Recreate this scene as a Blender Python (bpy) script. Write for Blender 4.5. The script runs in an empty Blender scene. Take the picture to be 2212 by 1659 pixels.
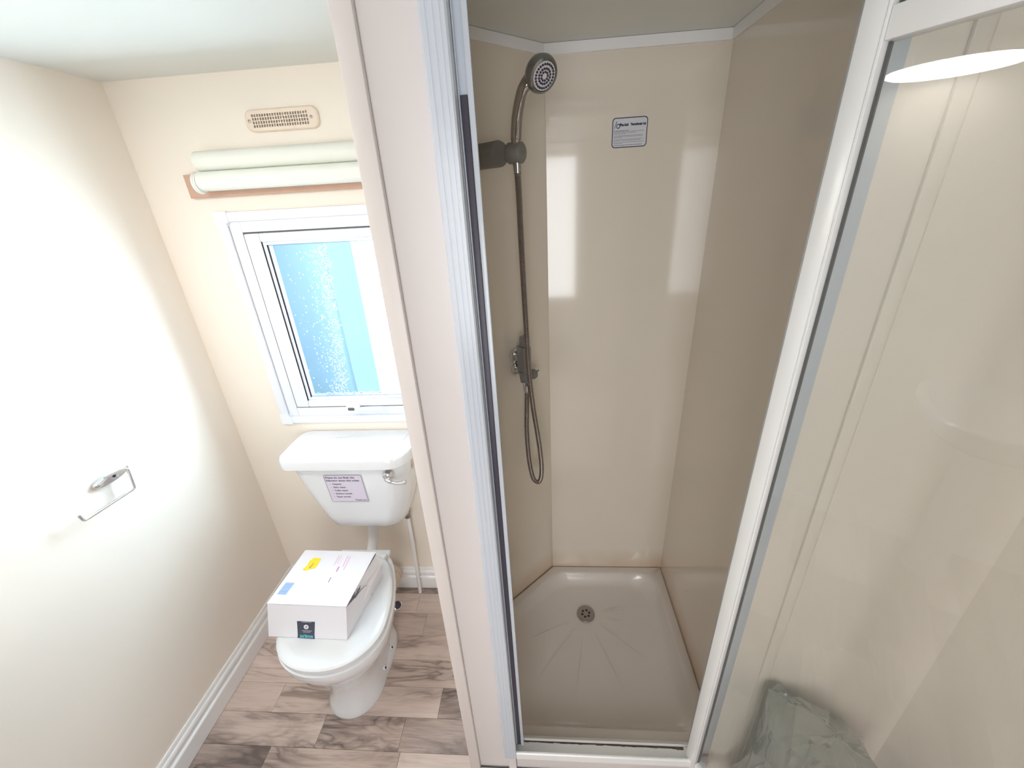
import bpy, bmesh, math, random
from mathutils import Vector, Matrix, noise
PI = math.pi
random.seed(7)
scene = bpy.context.scene
col = scene.collection

# ------------------------------------------------------------------ camera
CAM_H = 1.6237
cam_d = bpy.data.cameras.new('camera'); cam = bpy.data.objects.new('camera', cam_d); col.objects.link(cam)
yaw, pit, rol = -0.08363527, 0.43527992, 0.0588815
fw = Vector((math.sin(yaw)*math.cos(pit), math.cos(yaw)*math.cos(pit), -math.sin(pit)))
rt = Vector((math.cos(yaw), -math.sin(yaw), 0))
dn = fw.cross(rt)
cx_ = math.cos(rol)*rt + math.sin(rol)*dn
cy_ = -math.sin(rol)*rt + math.cos(rol)*dn
mw = Matrix((cx_, -cy_, -fw)).transposed().to_4x4(); mw.translation = (0, 0, CAM_H)
cam.matrix_world = mw
cam_d.sensor_fit = 'HORIZONTAL'; cam_d.sensor_width = 36; cam_d.lens = 886.36/2212*36
cam_d.clip_start = 0.02
scene.camera = cam

# ------------------------------------------------------------------ world, lights, exposure
w = bpy.data.worlds.new('sky'); scene.world = w; w.use_nodes = True
bg = w.node_tree.nodes['Background']; bg.inputs[0].default_value = (0.62, 0.95, 1.0, 1); bg.inputs[1].default_value = 0.34

def area(name, loc, rot, sx, sy, power, color):
    d = bpy.data.lights.new(name, 'AREA'); d.shape = 'RECTANGLE'; d.size = sx; d.size_y = sy
    d.energy = power; d.color = color
    o = bpy.data.objects.new(name, d); col.objects.link(o); o.location = loc; o.rotation_euler = rot
    return o
area('window_daylight', (-0.295, 1.56, 1.40), (-PI/2, 0, 0), 0.76, 1.40, 40, (0.70, 0.86, 1.0))      # outside the toilet window
area('hall_daylight', (-0.15, -1.75, 1.25), (PI/2, 0, 0), 1.0, 1.3, 8.8, (0.92, 0.96, 1.0))           # beyond the open doorway behind the camera
scene.view_settings.view_transform = 'Standard'; scene.view_settings.look = 'None'
scene.view_settings.gamma = 1; scene.view_settings.use_curve_mapping = False
scene.view_settings.exposure = 1.85
try:
    scene.cycles.use_denoising = True
    scene.cycles.max_bounces = 12; scene.cycles.diffuse_bounces = 6; scene.cycles.glossy_bounces = 5
    scene.cycles.transmission_bounces = 8; scene.cycles.transparent_max_bounces = 12
    scene.cycles.sample_clamp_indirect = 8
    scene.cycles.caustics_refractive = False; scene.cycles.caustics_reflective = False
except Exception: pass

# ------------------------------------------------------------------ materials
def mat(name, c, rough=0.5, metal=0.0, coat=0.0, bump=0.0, bscale=40, spec=0.5, var=0.0, vscale=3, emis=None, estr=0):
    m = bpy.data.materials.new(name); m.use_nodes = True; nt = m.node_tree; b = nt.nodes['Principled BSDF']
    b.inputs['Base Color'].default_value = (*c, 1); b.inputs['Roughness'].default_value = rough
    b.inputs['Metallic'].default_value = metal; b.inputs['Coat Weight'].default_value = coat
    b.inputs['Coat Roughness'].default_value = 0.08; b.inputs['Specular IOR Level'].default_value = spec
    g = nt.nodes.new('ShaderNodeNewGeometry')
    if bump:
        n = nt.nodes.new('ShaderNodeTexNoise'); n.inputs['Scale'].default_value = bscale; n.inputs['Detail'].default_value = 3
        nt.links.new(g.outputs['Position'], n.inputs['Vector'])
        bp = nt.nodes.new('ShaderNodeBump'); bp.inputs['Strength'].default_value = bump; bp.inputs['Distance'].default_value = 0.004
        nt.links.new(n.outputs['Fac'], bp.inputs['Height']); nt.links.new(bp.outputs['Normal'], b.inputs['Normal'])
    if var:
        n2 = nt.nodes.new('ShaderNodeTexNoise'); n2.inputs['Scale'].default_value = vscale; n2.inputs['Detail'].default_value = 4
        nt.links.new(g.outputs['Position'], n2.inputs['Vector'])
        mx = nt.nodes.new('ShaderNodeMix'); mx.data_type = 'RGBA'
        mx.inputs[6].default_value = (*[x*(1-var) for x in c], 1); mx.inputs[7].default_value = (*[min(1, x*(1+var)) for x in c], 1)
        nt.links.new(n2.outputs['Fac'], mx.inputs[0]); nt.links.new(mx.outputs[2], b.inputs['Base Color'])
    if emis:
        b.inputs['Emission Color'].default_value = (*emis, 1); b.inputs['Emission Strength'].default_value = estr
    return m

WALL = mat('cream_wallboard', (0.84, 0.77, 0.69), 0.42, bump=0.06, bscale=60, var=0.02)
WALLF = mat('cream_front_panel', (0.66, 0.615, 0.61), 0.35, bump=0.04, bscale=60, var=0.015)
TRIM = mat('cream_trim', (0.68, 0.63, 0.61), 0.4, bump=0.03)
CEIL = mat('white_ceiling', (0.70, 0.715, 0.685), 0.6, bump=0.08, bscale=80, var=0.015)
WHITE = mat('white_gloss_paint', (0.84, 0.84, 0.85), 0.3, bump=0.03)
PVC = mat('white_plastic_frame', (0.80, 0.83, 0.90), 0.22)
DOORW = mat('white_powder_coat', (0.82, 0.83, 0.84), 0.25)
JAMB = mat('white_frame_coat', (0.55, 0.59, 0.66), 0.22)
CERAM = mat('white_ceramic', (0.77, 0.79, 0.83), 0.12, coat=0.5)
SEATM = mat('white_seat_plastic', (0.74, 0.76, 0.79), 0.18, coat=0.3)
CHROME = mat('chrome', (0.72, 0.73, 0.75), 0.08, 1.0)
DCHROME = mat('worn_dark_chrome', (0.30, 0.32, 0.31), 0.16, 0.9)
HANDCH = mat('handset_chrome', (0.50, 0.49, 0.49), 0.1, 1.0)
HOSEM = mat('hose_steel', (0.38, 0.34, 0.33), 0.28, 1.0)
SATIN = mat('satin_grey_plastic', (0.23, 0.225, 0.21), 0.5, 0.3)
BLACK = mat('black_rubber', (0.045, 0.04, 0.06), 0.45)
GREY = mat('grey_gasket', (0.12, 0.12, 0.12), 0.6)
DARK = mat('dark_screw_and_hole_shade', (0.03, 0.03, 0.03), 0.8)  # dark screws and bolt heads, plus the shade painted as drain holes
DGREY = mat('printed_dark_grey', (0.16, 0.14, 0.18), 0.6)
BLIND = mat('ivory_blind_fabric', (0.78, 0.79, 0.73), 0.7, bump=0.08, bscale=400)
BLINDC = mat('ivory_plastic', (0.80, 0.82, 0.76), 0.35)
BOARD = mat('pinkish_wood_batten', (0.56, 0.36, 0.27), 0.6, var=0.12, vscale=25)
VENTM = mat('cream_vent_plastic', (0.78, 0.66, 0.55), 0.4)
CARD = mat('white_card', (0.76, 0.75, 0.80), 0.45, bump=0.02, bscale=200)
YELLOW = mat('yellow_sticker', (0.93, 0.66, 0.03), 0.45)
PALEB = mat('pale_blue_barcode_print', (0.42, 0.58, 0.88), 0.5)
BARB = mat('blue_grey_barcode_line', (0.20, 0.30, 0.50), 0.5)
PINKP = mat('faded_pink_print', (0.72, 0.50, 0.68), 0.5)
TEAL = mat('teal_print', (0.10, 0.42, 0.52), 0.4)
NAVY = mat('navy_box_label', (0.05, 0.055, 0.085), 0.35)
NAVYP = mat('navy_print', (0.02, 0.015, 0.06), 0.5)
BEIGEP = mat('beige_plastic', (0.66, 0.55, 0.46), 0.5)
STICK = mat('lilac_white_label', (0.66, 0.62, 0.74), 0.4)
STICK2 = mat('silver_grey_label', (0.62, 0.63, 0.68), 0.35)
TRAYM = mat('tray_acrylic', (0.66, 0.61, 0.57), 0.16, coat=0.4, bump=0.02, bscale=30, var=0.03, vscale=5)
STEEL = mat('drain_steel', (0.34, 0.31, 0.30), 0.35, 0.9)
PIPEW = mat('white_pipe', (0.80, 0.79, 0.80), 0.35)
FOIL = mat('vent_glint_foil', (0.75, 0.75, 0.72), 0.3, 0.8, bump=1.0, bscale=60)  # reflector material that brightens the vent slots
LAMP = mat('lit_lamp_diffuser', (0.9, 0.9, 0.9), 0.4, emis=(1.0, 0.97, 0.92), estr=6.5)

# acrylic shower wall panels with limescale / orange staining just above the tray
def panel_mat():
    m = mat('shower_acrylic', (0.74, 0.68, 0.59), 0.10, coat=0.6, bump=0.035, bscale=7)
    nt = m.node_tree; b = nt.nodes['Principled BSDF']
    g = nt.nodes.new('ShaderNodeNewGeometry'); s = nt.nodes.new('ShaderNodeSeparateXYZ'); nt.links.new(g.outputs['Position'], s.inputs[0])
    mr = nt.nodes.new('ShaderNodeMapRange'); mr.inputs['From Min'].default_value = 0.13; mr.inputs['From Max'].default_value = 0.24
    mr.inputs['To Min'].default_value = 1; mr.inputs['To Max'].default_value = 0; nt.links.new(s.outputs[2], mr.inputs['Value'])
    n = nt.nodes.new('ShaderNodeTexNoise'); n.inputs['Scale'].default_value = 9; nt.links.new(g.outputs['Position'], n.inputs['Vector'])
    mu = nt.nodes.new('ShaderNodeMath'); mu.operation = 'MULTIPLY'; nt.links.new(mr.outputs[0], mu.inputs[0]); nt.links.new(n.outputs['Fac'], mu.inputs[1])
    mx = nt.nodes.new('ShaderNodeMix'); mx.data_type = 'RGBA'; nt.links.new(mu.outputs[0], mx.inputs[0])
    mx.inputs[6].default_value = (0.74, 0.68, 0.59, 1); mx.inputs[7].default_value = (0.56, 0.33, 0.19, 1)
    nt.links.new(mx.outputs[2], b.inputs['Base Color'])
    b.inputs['Coat Roughness'].default_value = 0.05
    return m
ACRY = panel_mat()

def wood_mat():
    m = bpy.data.materials.new('grey_brown_wood_vinyl'); m.use_nodes = True; nt = m.node_tree; b = nt.nodes['Principled BSDF']
    L = nt.links.new; N = nt.nodes.new
    g = N('ShaderNodeNewGeometry'); oi = N('ShaderNodeObjectInfo')
    mul = N('ShaderNodeMath'); mul.operation = 'MULTIPLY'; mul.inputs[1].default_value = 37; L(oi.outputs['Random'], mul.inputs[0])
    cmb = N('ShaderNodeCombineXYZ'); L(mul.outputs[0], cmb.inputs[2]); L(mul.outputs[0], cmb.inputs[0])
    add = N('ShaderNodeVectorMath'); L(g.outputs['Position'], add.inputs[0]); L(cmb.outputs[0], add.inputs[1])
    mp = N('ShaderNodeMapping'); mp.inputs['Scale'].default_value = (2.4, 9, 1); L(add.outputs[0], mp.inputs[0])
    n1 = N('ShaderNodeTexNoise'); n1.inputs['Scale'].default_value = 1.1; n1.inputs['Detail'].default_value = 3; n1.inputs['Distortion'].default_value = 2.2; L(mp.outputs[0], n1.inputs['Vector'])
    rr = N('ShaderNodeMath'); rr.operation = 'MULTIPLY'; rr.inputs[1].default_value = 6; L(n1.outputs['Fac'], rr.inputs[0])
    fr = N('ShaderNodeMath'); fr.operation = 'PINGPONG'; fr.inputs[1].default_value = 1; L(rr.outputs[0], fr.inputs[0])
    mp2 = N('ShaderNodeMapping'); mp2.inputs['Scale'].default_value = (9, 120, 1); L(add.outputs[0], mp2.inputs[0])
    n2 = N('ShaderNodeTexNoise'); n2.inputs['Scale'].default_value = 1; n2.inputs['Detail'].default_value = 5; n2.inputs['Distortion'].default_value = 0.8; L(mp2.outputs[0], n2.inputs['Vector'])
    n3 = N('ShaderNodeTexNoise'); n3.inputs['Scale'].default_value = 0.8; n3.inputs['Detail'].default_value = 2; L(mp.outputs[0], n3.inputs['Vector'])
    pw = N('ShaderNodeMath'); pw.operation = 'POWER'; pw.inputs[1].default_value = 2.4; L(fr.outputs[0], pw.inputs[0])
    ms = N('ShaderNodeMapRange'); ms.inputs['From Min'].default_value = 0.40; ms.inputs['From Max'].default_value = 0.62; L(n3.outputs['Fac'], ms.inputs['Value'])
    va = N('ShaderNodeMath'); va.operation = 'MULTIPLY'; L(pw.outputs[0], va.inputs[0]); L(ms.outputs[0], va.inputs[1])
    # tone = random*0.55 + n2*0.35 + vein*0.45 + blotch*0.35
    def ma(a, k, c=None):
        q = N('ShaderNodeMath'); q.operation = 'MULTIPLY_ADD'; L(a, q.inputs[0]); q.inputs[1].default_value = k
        if c is not None: L(c, q.inputs[2])
        else: q.inputs[2].default_value = -0.31
        return q.outputs[0]
    t = ma(oi.outputs['Random'], 0.66); t = ma(n2.outputs['Fac'], 0.50, t); t = ma(va.outputs[0], 0.42, t); t = ma(ms.outputs[0], 0.20, t)
    cr = N('ShaderNodeValToRGB'); L(t, cr.inputs[0]); e = cr.color_ramp.elements
    e[0].position = 0.0; e[0].color = (0.76, 0.63, 0.57, 1); e[1].position = 1.0; e[1].color = (0.13, 0.10, 0.09, 1)
    q = e.new(0.35); q.color = (0.58, 0.47, 0.42, 1); q = e.new(0.65); q.color = (0.34, 0.265, 0.235, 1)
    L(cr.outputs[0], b.inputs['Base Color']); b.inputs['Roughness'].default_value = 0.38
    bp = N('ShaderNodeBump'); bp.inputs['Strength'].default_value = 0.12; bp.inputs['Distance'].default_value = 0.001; L(n2.outputs['Fac'], bp.inputs['Height']); L(bp.outputs[0], b.inputs['Normal'])
    return m
WOOD = wood_mat()

def glass_mat(name, tint=(0.92, 0.93, 0.925), fr=0.08, haze=0.04):
    m = bpy.data.materials.new(name); m.use_nodes = True; nt = m.node_tree; nt.nodes.clear(); N = nt.nodes.new; L = nt.links.new
    o = N('ShaderNodeOutputMaterial'); t = N('ShaderNodeBsdfTransparent'); t.inputs[0].default_value = (*tint, 1)
    d = N('ShaderNodeBsdfDiffuse'); d.inputs[0].default_value = (0.75, 0.8, 0.76, 1)
    g = N('ShaderNodeBsdfGlossy'); g.inputs['Roughness'].default_value = 0.0
    f = N('ShaderNodeFresnel'); f.inputs[0].default_value = 1.7
    m1 = N('ShaderNodeMixShader'); m1.inputs[0].default_value = haze; L(t.outputs[0], m1.inputs[1]); L(d.outputs[0], m1.inputs[2])
    gg = N('ShaderNodeNewGeometry'); iv = N('ShaderNodeMath'); iv.operation = 'SUBTRACT'; iv.inputs[0].default_value = 1; L(gg.outputs['Backfacing'], iv.inputs[1]); fm = N('ShaderNodeMath'); fm.operation = 'MULTIPLY'; L(f.outputs[0], fm.inputs[0]); L(iv.outputs[0], fm.inputs[1]); m2 = N('ShaderNodeMixShader'); L(fm.outputs[0], m2.inputs[0]); L(m1.outputs[0], m2.inputs[1]); L(g.outputs[0], m2.inputs[2])
    L(m2.outputs[0], o.inputs[0]); return m
DGLASS = glass_mat('door_glass')

def frosted():
    m = bpy.data.materials.new('frosted_window_glass'); m.use_nodes = True; nt = m.node_tree; nt.nodes.clear(); N = nt.nodes.new; L = nt.links.new
    o = N('ShaderNodeOutputMaterial'); t = N('ShaderNodeBsdfTransparent'); t.inputs[0].default_value = (0.92, 0.98, 1, 1)
    r = N('ShaderNodeBsdfRefraction'); r.inputs['Roughness'].default_value = 0.04; r.inputs['IOR'].default_value = 1.25; r.inputs[0].default_value = (0.85, 0.97, 1, 1)
    g = N('ShaderNodeBsdfGlossy'); g.inputs['Roughness'].default_value = 0.15
    m1 = N('ShaderNodeMixShader'); m1.inputs[0].default_value = 0.12; L(t.outputs[0], m1.inputs[1]); L(r.outputs[0], m1.inputs[2])
    m2 = N('ShaderNodeMixShader'); m2.inputs[0].default_value = 0.05; L(m1.outputs[0], m2.inputs[1]); L(g.outputs[0], m2.inputs[2])
    n = N('ShaderNodeTexNoise'); n.inputs['Scale'].default_value = 260; bp = N('ShaderNodeBump'); bp.inputs['Strength'].default_value = 0.02; bp.inputs['Distance'].default_value = 0.0005
    L(n.outputs['Fac'], bp.inputs['Height']); L(bp.outputs[0], r.inputs['Normal'])
    L(m2.outputs[0], o.inputs[0]); return m
FROST = frosted()
def drop_mat():
    m = bpy.data.materials.new('water_droplets'); m.use_nodes = True; b = m.node_tree.nodes['Principled BSDF']
    b.inputs['Transmission Weight'].default_value = 0.55; b.inputs['IOR'].default_value = 1.33; b.inputs['Roughness'].default_value = 0.02; b.inputs['Base Color'].default_value = (1, 1, 1, 1); return m
DROP = drop_mat()
def bag_mat():
    m = bpy.data.materials.new('teal_grey_polythene'); m.use_nodes = True; nt = m.node_tree; nt.nodes.clear(); N = nt.nodes.new; L = nt.links.new
    o = N('ShaderNodeOutputMaterial'); t = N('ShaderNodeBsdfTransparent'); t.inputs[0].default_value = (0.75, 0.82, 0.80, 1)
    d = N('ShaderNodeBsdfDiffuse'); d.inputs[0].default_value = (0.30, 0.34, 0.31, 1)
    g = N('ShaderNodeBsdfGlossy'); g.inputs['Roughness'].default_value = 0.03; f = N('ShaderNodeFresnel'); f.inputs[0].default_value = 2.1
    m1 = N('ShaderNodeMixShader'); m1.inputs[0].default_value = 0.62; L(t.outputs[0], m1.inputs[1]); L(d.outputs[0], m1.inputs[2])
    gg = N('ShaderNodeNewGeometry'); iv = N('ShaderNodeMath'); iv.operation = 'SUBTRACT'; iv.inputs[0].default_value = 1; L(gg.outputs['Backfacing'], iv.inputs[1]); fa_ = N('ShaderNodeMath'); fa_.operation = 'MULTIPLY_ADD'; fa_.inputs[1].default_value = 1.0; fa_.inputs[2].default_value = 0.10; L(f.outputs[0], fa_.inputs[0]); fm = N('ShaderNodeMath'); fm.operation = 'MULTIPLY'; L(fa_.outputs[0], fm.inputs[0]); L(iv.outputs[0], fm.inputs[1]); m2 = N('ShaderNodeMixShader'); L(fm.outputs[0], m2.inputs[0]); L(m1.outputs[0], m2.inputs[1]); L(g.outputs[0], m2.inputs[2]); L(m2.outputs[0], o.inputs[0]); return m
BAG = bag_mat()

# ------------------------------------------------------------------ mesh helpers
def tag(o, label=None, cat=None, group=None, kind=None):
    if label: o['label'] = label
    if cat: o['category'] = cat
    if group: o['group'] = group
    if kind: o['kind'] = kind
    return o

class MB:
    def __init__(s): s.v = []; s.f = []; s.sm = []; s.mi = []; s.cur = 0
    def add(s, vs, fs, smooth=False):
        b = len(s.v); s.v += [tuple(p) for p in vs]
        for f in fs: s.f.append([b+i for i in f]); s.sm.append(smooth); s.mi.append(s.cur)
        return s
    def box(s, x0, x1, y0, y1, z0, z1, bev=0.0, M=None):
        bm = bmesh.new(); bmesh.ops.create_cube(bm, size=1)
        for v in bm.verts: v.co = Vector(((x0+x1)/2+v.co.x*(x1-x0), (y0+y1)/2+v.co.y*(y1-y0), (z0+z1)/2+v.co.z*(z1-z0)))
        if bev > 0: bmesh.ops.bevel(bm, geom=bm.edges[:], offset=bev, segments=2, affect='EDGES', profile=0.5)
        s.frombm(bm, M, smooth=bev > 0); return s
    def frombm(s, bm, M=None, smooth=False):
        bm.verts.index_update()
        vs = [(M @ v.co) if M else v.co.copy() for v in bm.verts]
        s.add(vs, [[v.index for v in f.verts] for f in bm.faces], smooth); bm.free(); return s
    def tube(s, pts, r, n=12, cap=True, smooth=True):
        pts = [Vector(p) for p in pts]; rs = r if isinstance(r, (list, tuple)) else [r]*len(pts)
        up = None; rings = []
        for i, p in enumerate(pts):
            t = (pts[min(i+1, len(pts)-1)] - pts[max(i-1, 0)]).normalized()
            if up is None: up = t.orthogonal().normalized()
            up = (up - t*up.dot(t)).normalized(); sd = t.cross(up)
            rings.append([p + (up*math.cos(2*PI*k/n) + sd*math.sin(2*PI*k/n))*rs[i] for k in range(n)])
        s.loft(rings, cap, cap, smooth); return s
    def loft(s, rings, cap0=True, cap1=True, smooth=True, closed=True):
        n = len(rings[0]); vs = [p for r in rings for p in r]; fs = []
        for i in range(len(rings)-1):
            for k in range(n if closed else n-1):
                a = i*n+k; b = i*n+(k+1) % n; fs.append([a, b, b+n, a+n])
        s.add(vs, fs, smooth)
        if cap0: s.add(rings[0], [list(range(n))[::-1]], False)
        if cap1: s.add(rings[-1], [list(range(n))], False)
        return s
    def lathe(s, prof, c, ax, n=32, smooth=True):
        """prof = [(radius, distance along axis)]"""
        ax = Vector(ax).normalized(); u = ax.orthogonal().normalized(); w_ = ax.cross(u); c = Vector(c)
        rings = [[c + ax*h + (u*math.cos(2*PI*k/n) + w_*math.sin(2*PI*k/n))*max(r, 1e-5) for k in range(n)] for r, h in prof]
        s.loft(rings, prof[0][0] > 1e-4, prof[-1][0] > 1e-4, smooth); return s
    def prism(s, poly, y0, y1, ax='y', bev=0):
        """poly of (a,b); extruded along ax. ax y: (x,z); z: (x,y); x: (y,z)"""
        def P(a, b, h): return {'y': (a, h, b), 'z': (a, b, h), 'x': (h, a, b)}[ax]
        r0 = [Vector(P(a, b, y0)) for a, b in poly]; r1 = [Vector(P(a, b, y1)) for a, b in poly]
        s.loft([r0, r1], True, True, False); return s
    def build(s, name, m, parent=None, kind=None):
        me = bpy.data.meshes.new(name); me.from_pydata(s.v, [], s.f); ms = m if isinstance(m, (list, tuple)) else [m]
        for x in ms: me.materials.append(x)
        me.polygons.foreach_set('use_smooth', s.sm)
        me.polygons.foreach_set('material_index', s.mi)
        me.update()
        bm = bmesh.new(); bm.from_mesh(me); bmesh.ops.remove_doubles(bm, verts=bm.verts, dist=1e-6); bmesh.ops.recalc_face_normals(bm, faces=bm.faces)
        for e in bm.edges:
            if len(e.link_faces) == 2 and e.calc_face_angle(0) > 0.7: e.smooth = False
        bm.to_mesh(me); bm.free()
        o = bpy.data.objects.new(name, me); col.objects.link(o)
        if parent is not None:
            o.parent = parent
            o.matrix_parent_inverse = world_inv(parent)
        if kind: o['kind'] = kind
        return o
def world_inv(p):
    M = Matrix.Identity(4); q = p
    while q is not None:
        M = (q.matrix_parent_inverse if q.parent else Matrix.Identity(4)) @ Matrix.LocRotScale(q.location, q.rotation_euler, q.scale) @ Matrix.Identity(4) if M == Matrix.Identity(4) and q is p else M
        if q.parent: M = Matrix.Identity(4) @ M
        q = q.parent
    return M.inverted()
def world_inv(p):      # all parents are unrotated: world matrix = translation of the root empty
    r = p
    while r.parent is not None: r = r.parent
    return Matrix.Translation(-r.location) if p is r else Matrix.Identity(4)
def empty(name, loc, label=None, cat=None, group=None, kind=None):
    o = bpy.data.objects.new(name, None); o.empty_display_size = 0.05; col.objects.link(o); o.location = loc
    return tag(o, label, cat, group, kind)
def text_into(mb, s, org, u, v, size, bold=0.0, align='LEFT', sx=1.0):
    cu = bpy.data.curves.new('t', 'FONT'); cu.body = s; cu.size = size; cu.offset = bold; cu.align_x = align; cu.resolution_u = 2
    ob = bpy.data.objects.new('t', cu); col.objects.link(ob)
    dg = bpy.context.evaluated_depsgraph_get(); me = bpy.data.meshes.new_from_object(ob.evaluated_get(dg))
    u = Vector(u); v = Vector(v); org = Vector(org)
    mb.add([org + u*p.co.x*sx + v*p.co.y for p in me.vertices], [list(p.vertices) for p in me.polygons])
    wdt = max((p.co.x for p in me.vertices), default=0)*sx
    bpy.data.objects.remove(ob); bpy.data.curves.remove(cu); bpy.data.meshes.remove(me)
    return wdt
def rrect(x0, x1, y0, y1, r, n=6):
    if not isinstance(r, (list, tuple)): r = [r]*4           # order: (x1,y1),(x0,y1),(x0,y0),(x1,y0)
    out = []
    for (cx, cy, a0, rr) in ((x1, y1, 0, r[0]), (x0, y1, 90, r[1]), (x0, y0, 180, r[2]), (x1, y0, 270, r[3])):
        ox = cx - rr if cx == x1 else cx + rr; oy = cy - rr if cy == y1 else cy + rr
        for k in range(n+1):
            a = math.radians(a0 + 90*k/n); out.append((ox + rr*math.cos(a), oy + rr*math.sin(a)))
    return out
def catmull(P, m=10):
    P = [Vector(p) for p in P]; Q = [P[0]*2-P[1]] + P + [P[-1]*2-P[-2]]; out = []
    for i in range(1, len(Q)-2):
        a, b, c, d = Q[i-1:i+3]
        for k in range(m):
            t = k/m; out.append(0.5*((2*b) + (c-a)*t + (2*a-5*b+4*c-d)*t*t + (3*b-a-3*c+d)*t**3))
    out.append(P[-1]); return out
STR = 'structure'

# ------------------------------------------------------------------ setting
XL, XR, YB, ZC = -1.186, 0.890, 1.300, 1.958
YR = -1.0
YF = 0.625                 # front face of the shower partition panel
# floor with planks
fl = MB().box(XL-0.05, XR+0.05, -2.2, YB+0.05, -0.04, -0.0025).build('floor', mat('brown_subfloor', (0.16, 0.12, 0.10), 0.7), kind=STR)
edges = [YB - 0.0015, 1.255, 1.159, 1.062, 0.9645, 0.868, 0.772, 0.675]
while edges[-1] > -1.0: edges.append(edges[-1] - 0.0965)
starts = {0: [-0.96, -0.565, -0.10], 1: [-1.0, -0.575, -0.12], 2: [-1.02, -0.52, 0.0], 3: [-0.86, -0.36, 0.1], 4: [-0.865, -0.30, 0.2],
          5: [-0.99, -0.39, 0.05], 6: [-0.783, -0.50, -0.12], 7: [-0.93, -0.49, -0.2]}
def plank(x0, x1, y0, y1):
    c = 0.0003; h0, h1 = -0.0025, 0.0
    vs = [(x0+c/2, y0+c/2, h0), (x1-c/2, y0+c/2, h0), (x1-c/2, y1-c/2, h0), (x0+c/2, y1-c/2, h0),
          (x0+2*c, y0+2*c, h1), (x1-2*c, y0+2*c, h1), (x1-2*c, y1-2*c, h1), (x0+2*c, y1-2*c, h1)]
    MB().add(vs, [[4, 5, 6, 7], [0, 1, 5, 4], [1, 2, 6, 5], [2, 3, 7, 6], [3, 0, 4, 7]]).build('plank', WOOD, fl)
for i in range(len(edges)-1):
    y1, y0 = edges[i], edges[i+1]
    cuts = list(starts.get(i, []))
    if not cuts:
        x = XL + random.uniform(0.2, 0.5)
        while x < XR - 0.1: cuts.append(x); x += random.uniform(0.34, 0.55)
    while cuts[-1] < XR - 0.5: cuts.append(cuts[-1] + random.uniform(0.38, 0.5))
    lim = XR if y0 < 0.6 else -0.215
    xs = [XL+0.0] + [c for c in cuts if c < lim-0.02] + [lim]
    for a, b in zip(xs, xs[1:]): plank(a, b, y0, y1)

MB().box(XL-0.05, XR+0.05, YR-0.05, YB+0.05, ZC, ZC+0.04).build('ceiling', CEIL, kind=STR)
MB().box(XL-0.05, XL, YR, YB, 0, ZC).build('wall_left', WALL, kind=STR)
# back wall of the toilet side with the window hole
WX0, WX1, WZ0, WZ1 = -0.955, -0.393, 0.905, 1.592
b = MB(); b.box(XL, WX0, YB, YB+0.06, 0, ZC); b.box(WX1, 0.60, YB, YB+0.06, 0, ZC); b.box(WX0, WX1, YB, YB+0.06, 0, WZ0); b.box(WX0, WX1, YB, YB+0.06, WZ1, ZC)
b.build('wall_back', WALL, kind=STR)
# partition between toilet and shower
MB().box(-0.236, -0.212, YF+0.02, YB, 0, ZC).build('wall_partition', WALL, kind=STR)
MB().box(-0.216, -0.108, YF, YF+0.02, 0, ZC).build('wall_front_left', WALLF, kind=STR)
MB().box(-0.1275, -0.105, YF-0.006, YF-0.0005, 0, 0.143, 0.001).build('trim_1', WALLF, kind=STR)
MB().box(-0.2425, -0.2135, YF-0.012, YF-0.0005, 0, ZC, 0.0025).build('trim_2', TRIM, kind=STR)   # upright corner strip
MB().box(-0.2425, -0.2365, YF-0.0005, YF+0.03, 0, ZC, 0.001).build('trim_3', TRIM, kind=STR)
MB().box(-0.213, 0.44, YF-0.016, YF-0.0065, 0, 0.072, 0.002).build('trim_4', WHITE, kind=STR)     # plinth strip along the floor
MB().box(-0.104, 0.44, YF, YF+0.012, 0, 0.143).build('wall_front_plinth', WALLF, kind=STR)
MB().box(0.448, XR+0.03, 0.645, 0.67, 0, ZC).build('wall_front_right', WALL, kind=STR)
MB().box(0.512, 0.536, 0.640, 0.6448, 0, ZC, 0.0045).build('trim_5', WALL, kind=STR)               # joint cover strip seen through the glass
MB().box(XR, XR+0.05, YR, 0.645, 0, ZC).build('wall_right', WALL, kind=STR)
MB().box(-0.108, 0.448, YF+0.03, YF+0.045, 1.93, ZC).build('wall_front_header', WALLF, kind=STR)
# rear wall with an open doorway behind the camera
b = MB(); b.box(XL, -0.50, YR-0.05, YR, 0, ZC); b.box(0.305, XR, YR-0.05, YR, 0, ZC); b.box(-0.50, 0.305, YR-0.05, YR, 1.93, ZC)
b.build('wall_rear', WALL, kind=STR)
# unseen hall beyond the doorway, boxed in to keep sky light out
b = MB(); b.box(-1.25, -1.2, -2.25, YR-0.05, 0, ZC); b.box(0.9, 0.95, -2.25, YR-0.05, 0, ZC); b.box(-1.25, 0.95, -2.3, -2.25, 0, ZC); b.box(-1.25, 0.95, -2.25, YR-0.0502, ZC, ZC+0.04)
b.build('wall_hall_sky_block', WALL, kind=STR)
# shower lining: glossy acrylic
SX0, SX1 = -0.200, 0.484
MB().box(0.023, SX1+0.003, YB-0.003, YB-0.0003, 0.10, ZC-0.0005).build('wall_shower_back', ACRY, kind=STR)
MB().box(SX1, SX1+0.012, 0.672, YB-0.0003, 0.05, ZC-0.0005).build('wall_shower_right', ACRY, kind=STR)
MB().box(SX0-0.011, SX0, YF+0.0205, 1.077, 0.05, ZC-0.0005).build('wall_shower_left', ACRY, kind=STR)
MB().prism([(0.023, YB-0.001), (SX0, 1.077), (SX0-0.002, 1.08), (0.021, YB)], 0.05, ZC-0.0005, 'z').build('wall_shower_corner', ACRY, kind=STR)
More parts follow.
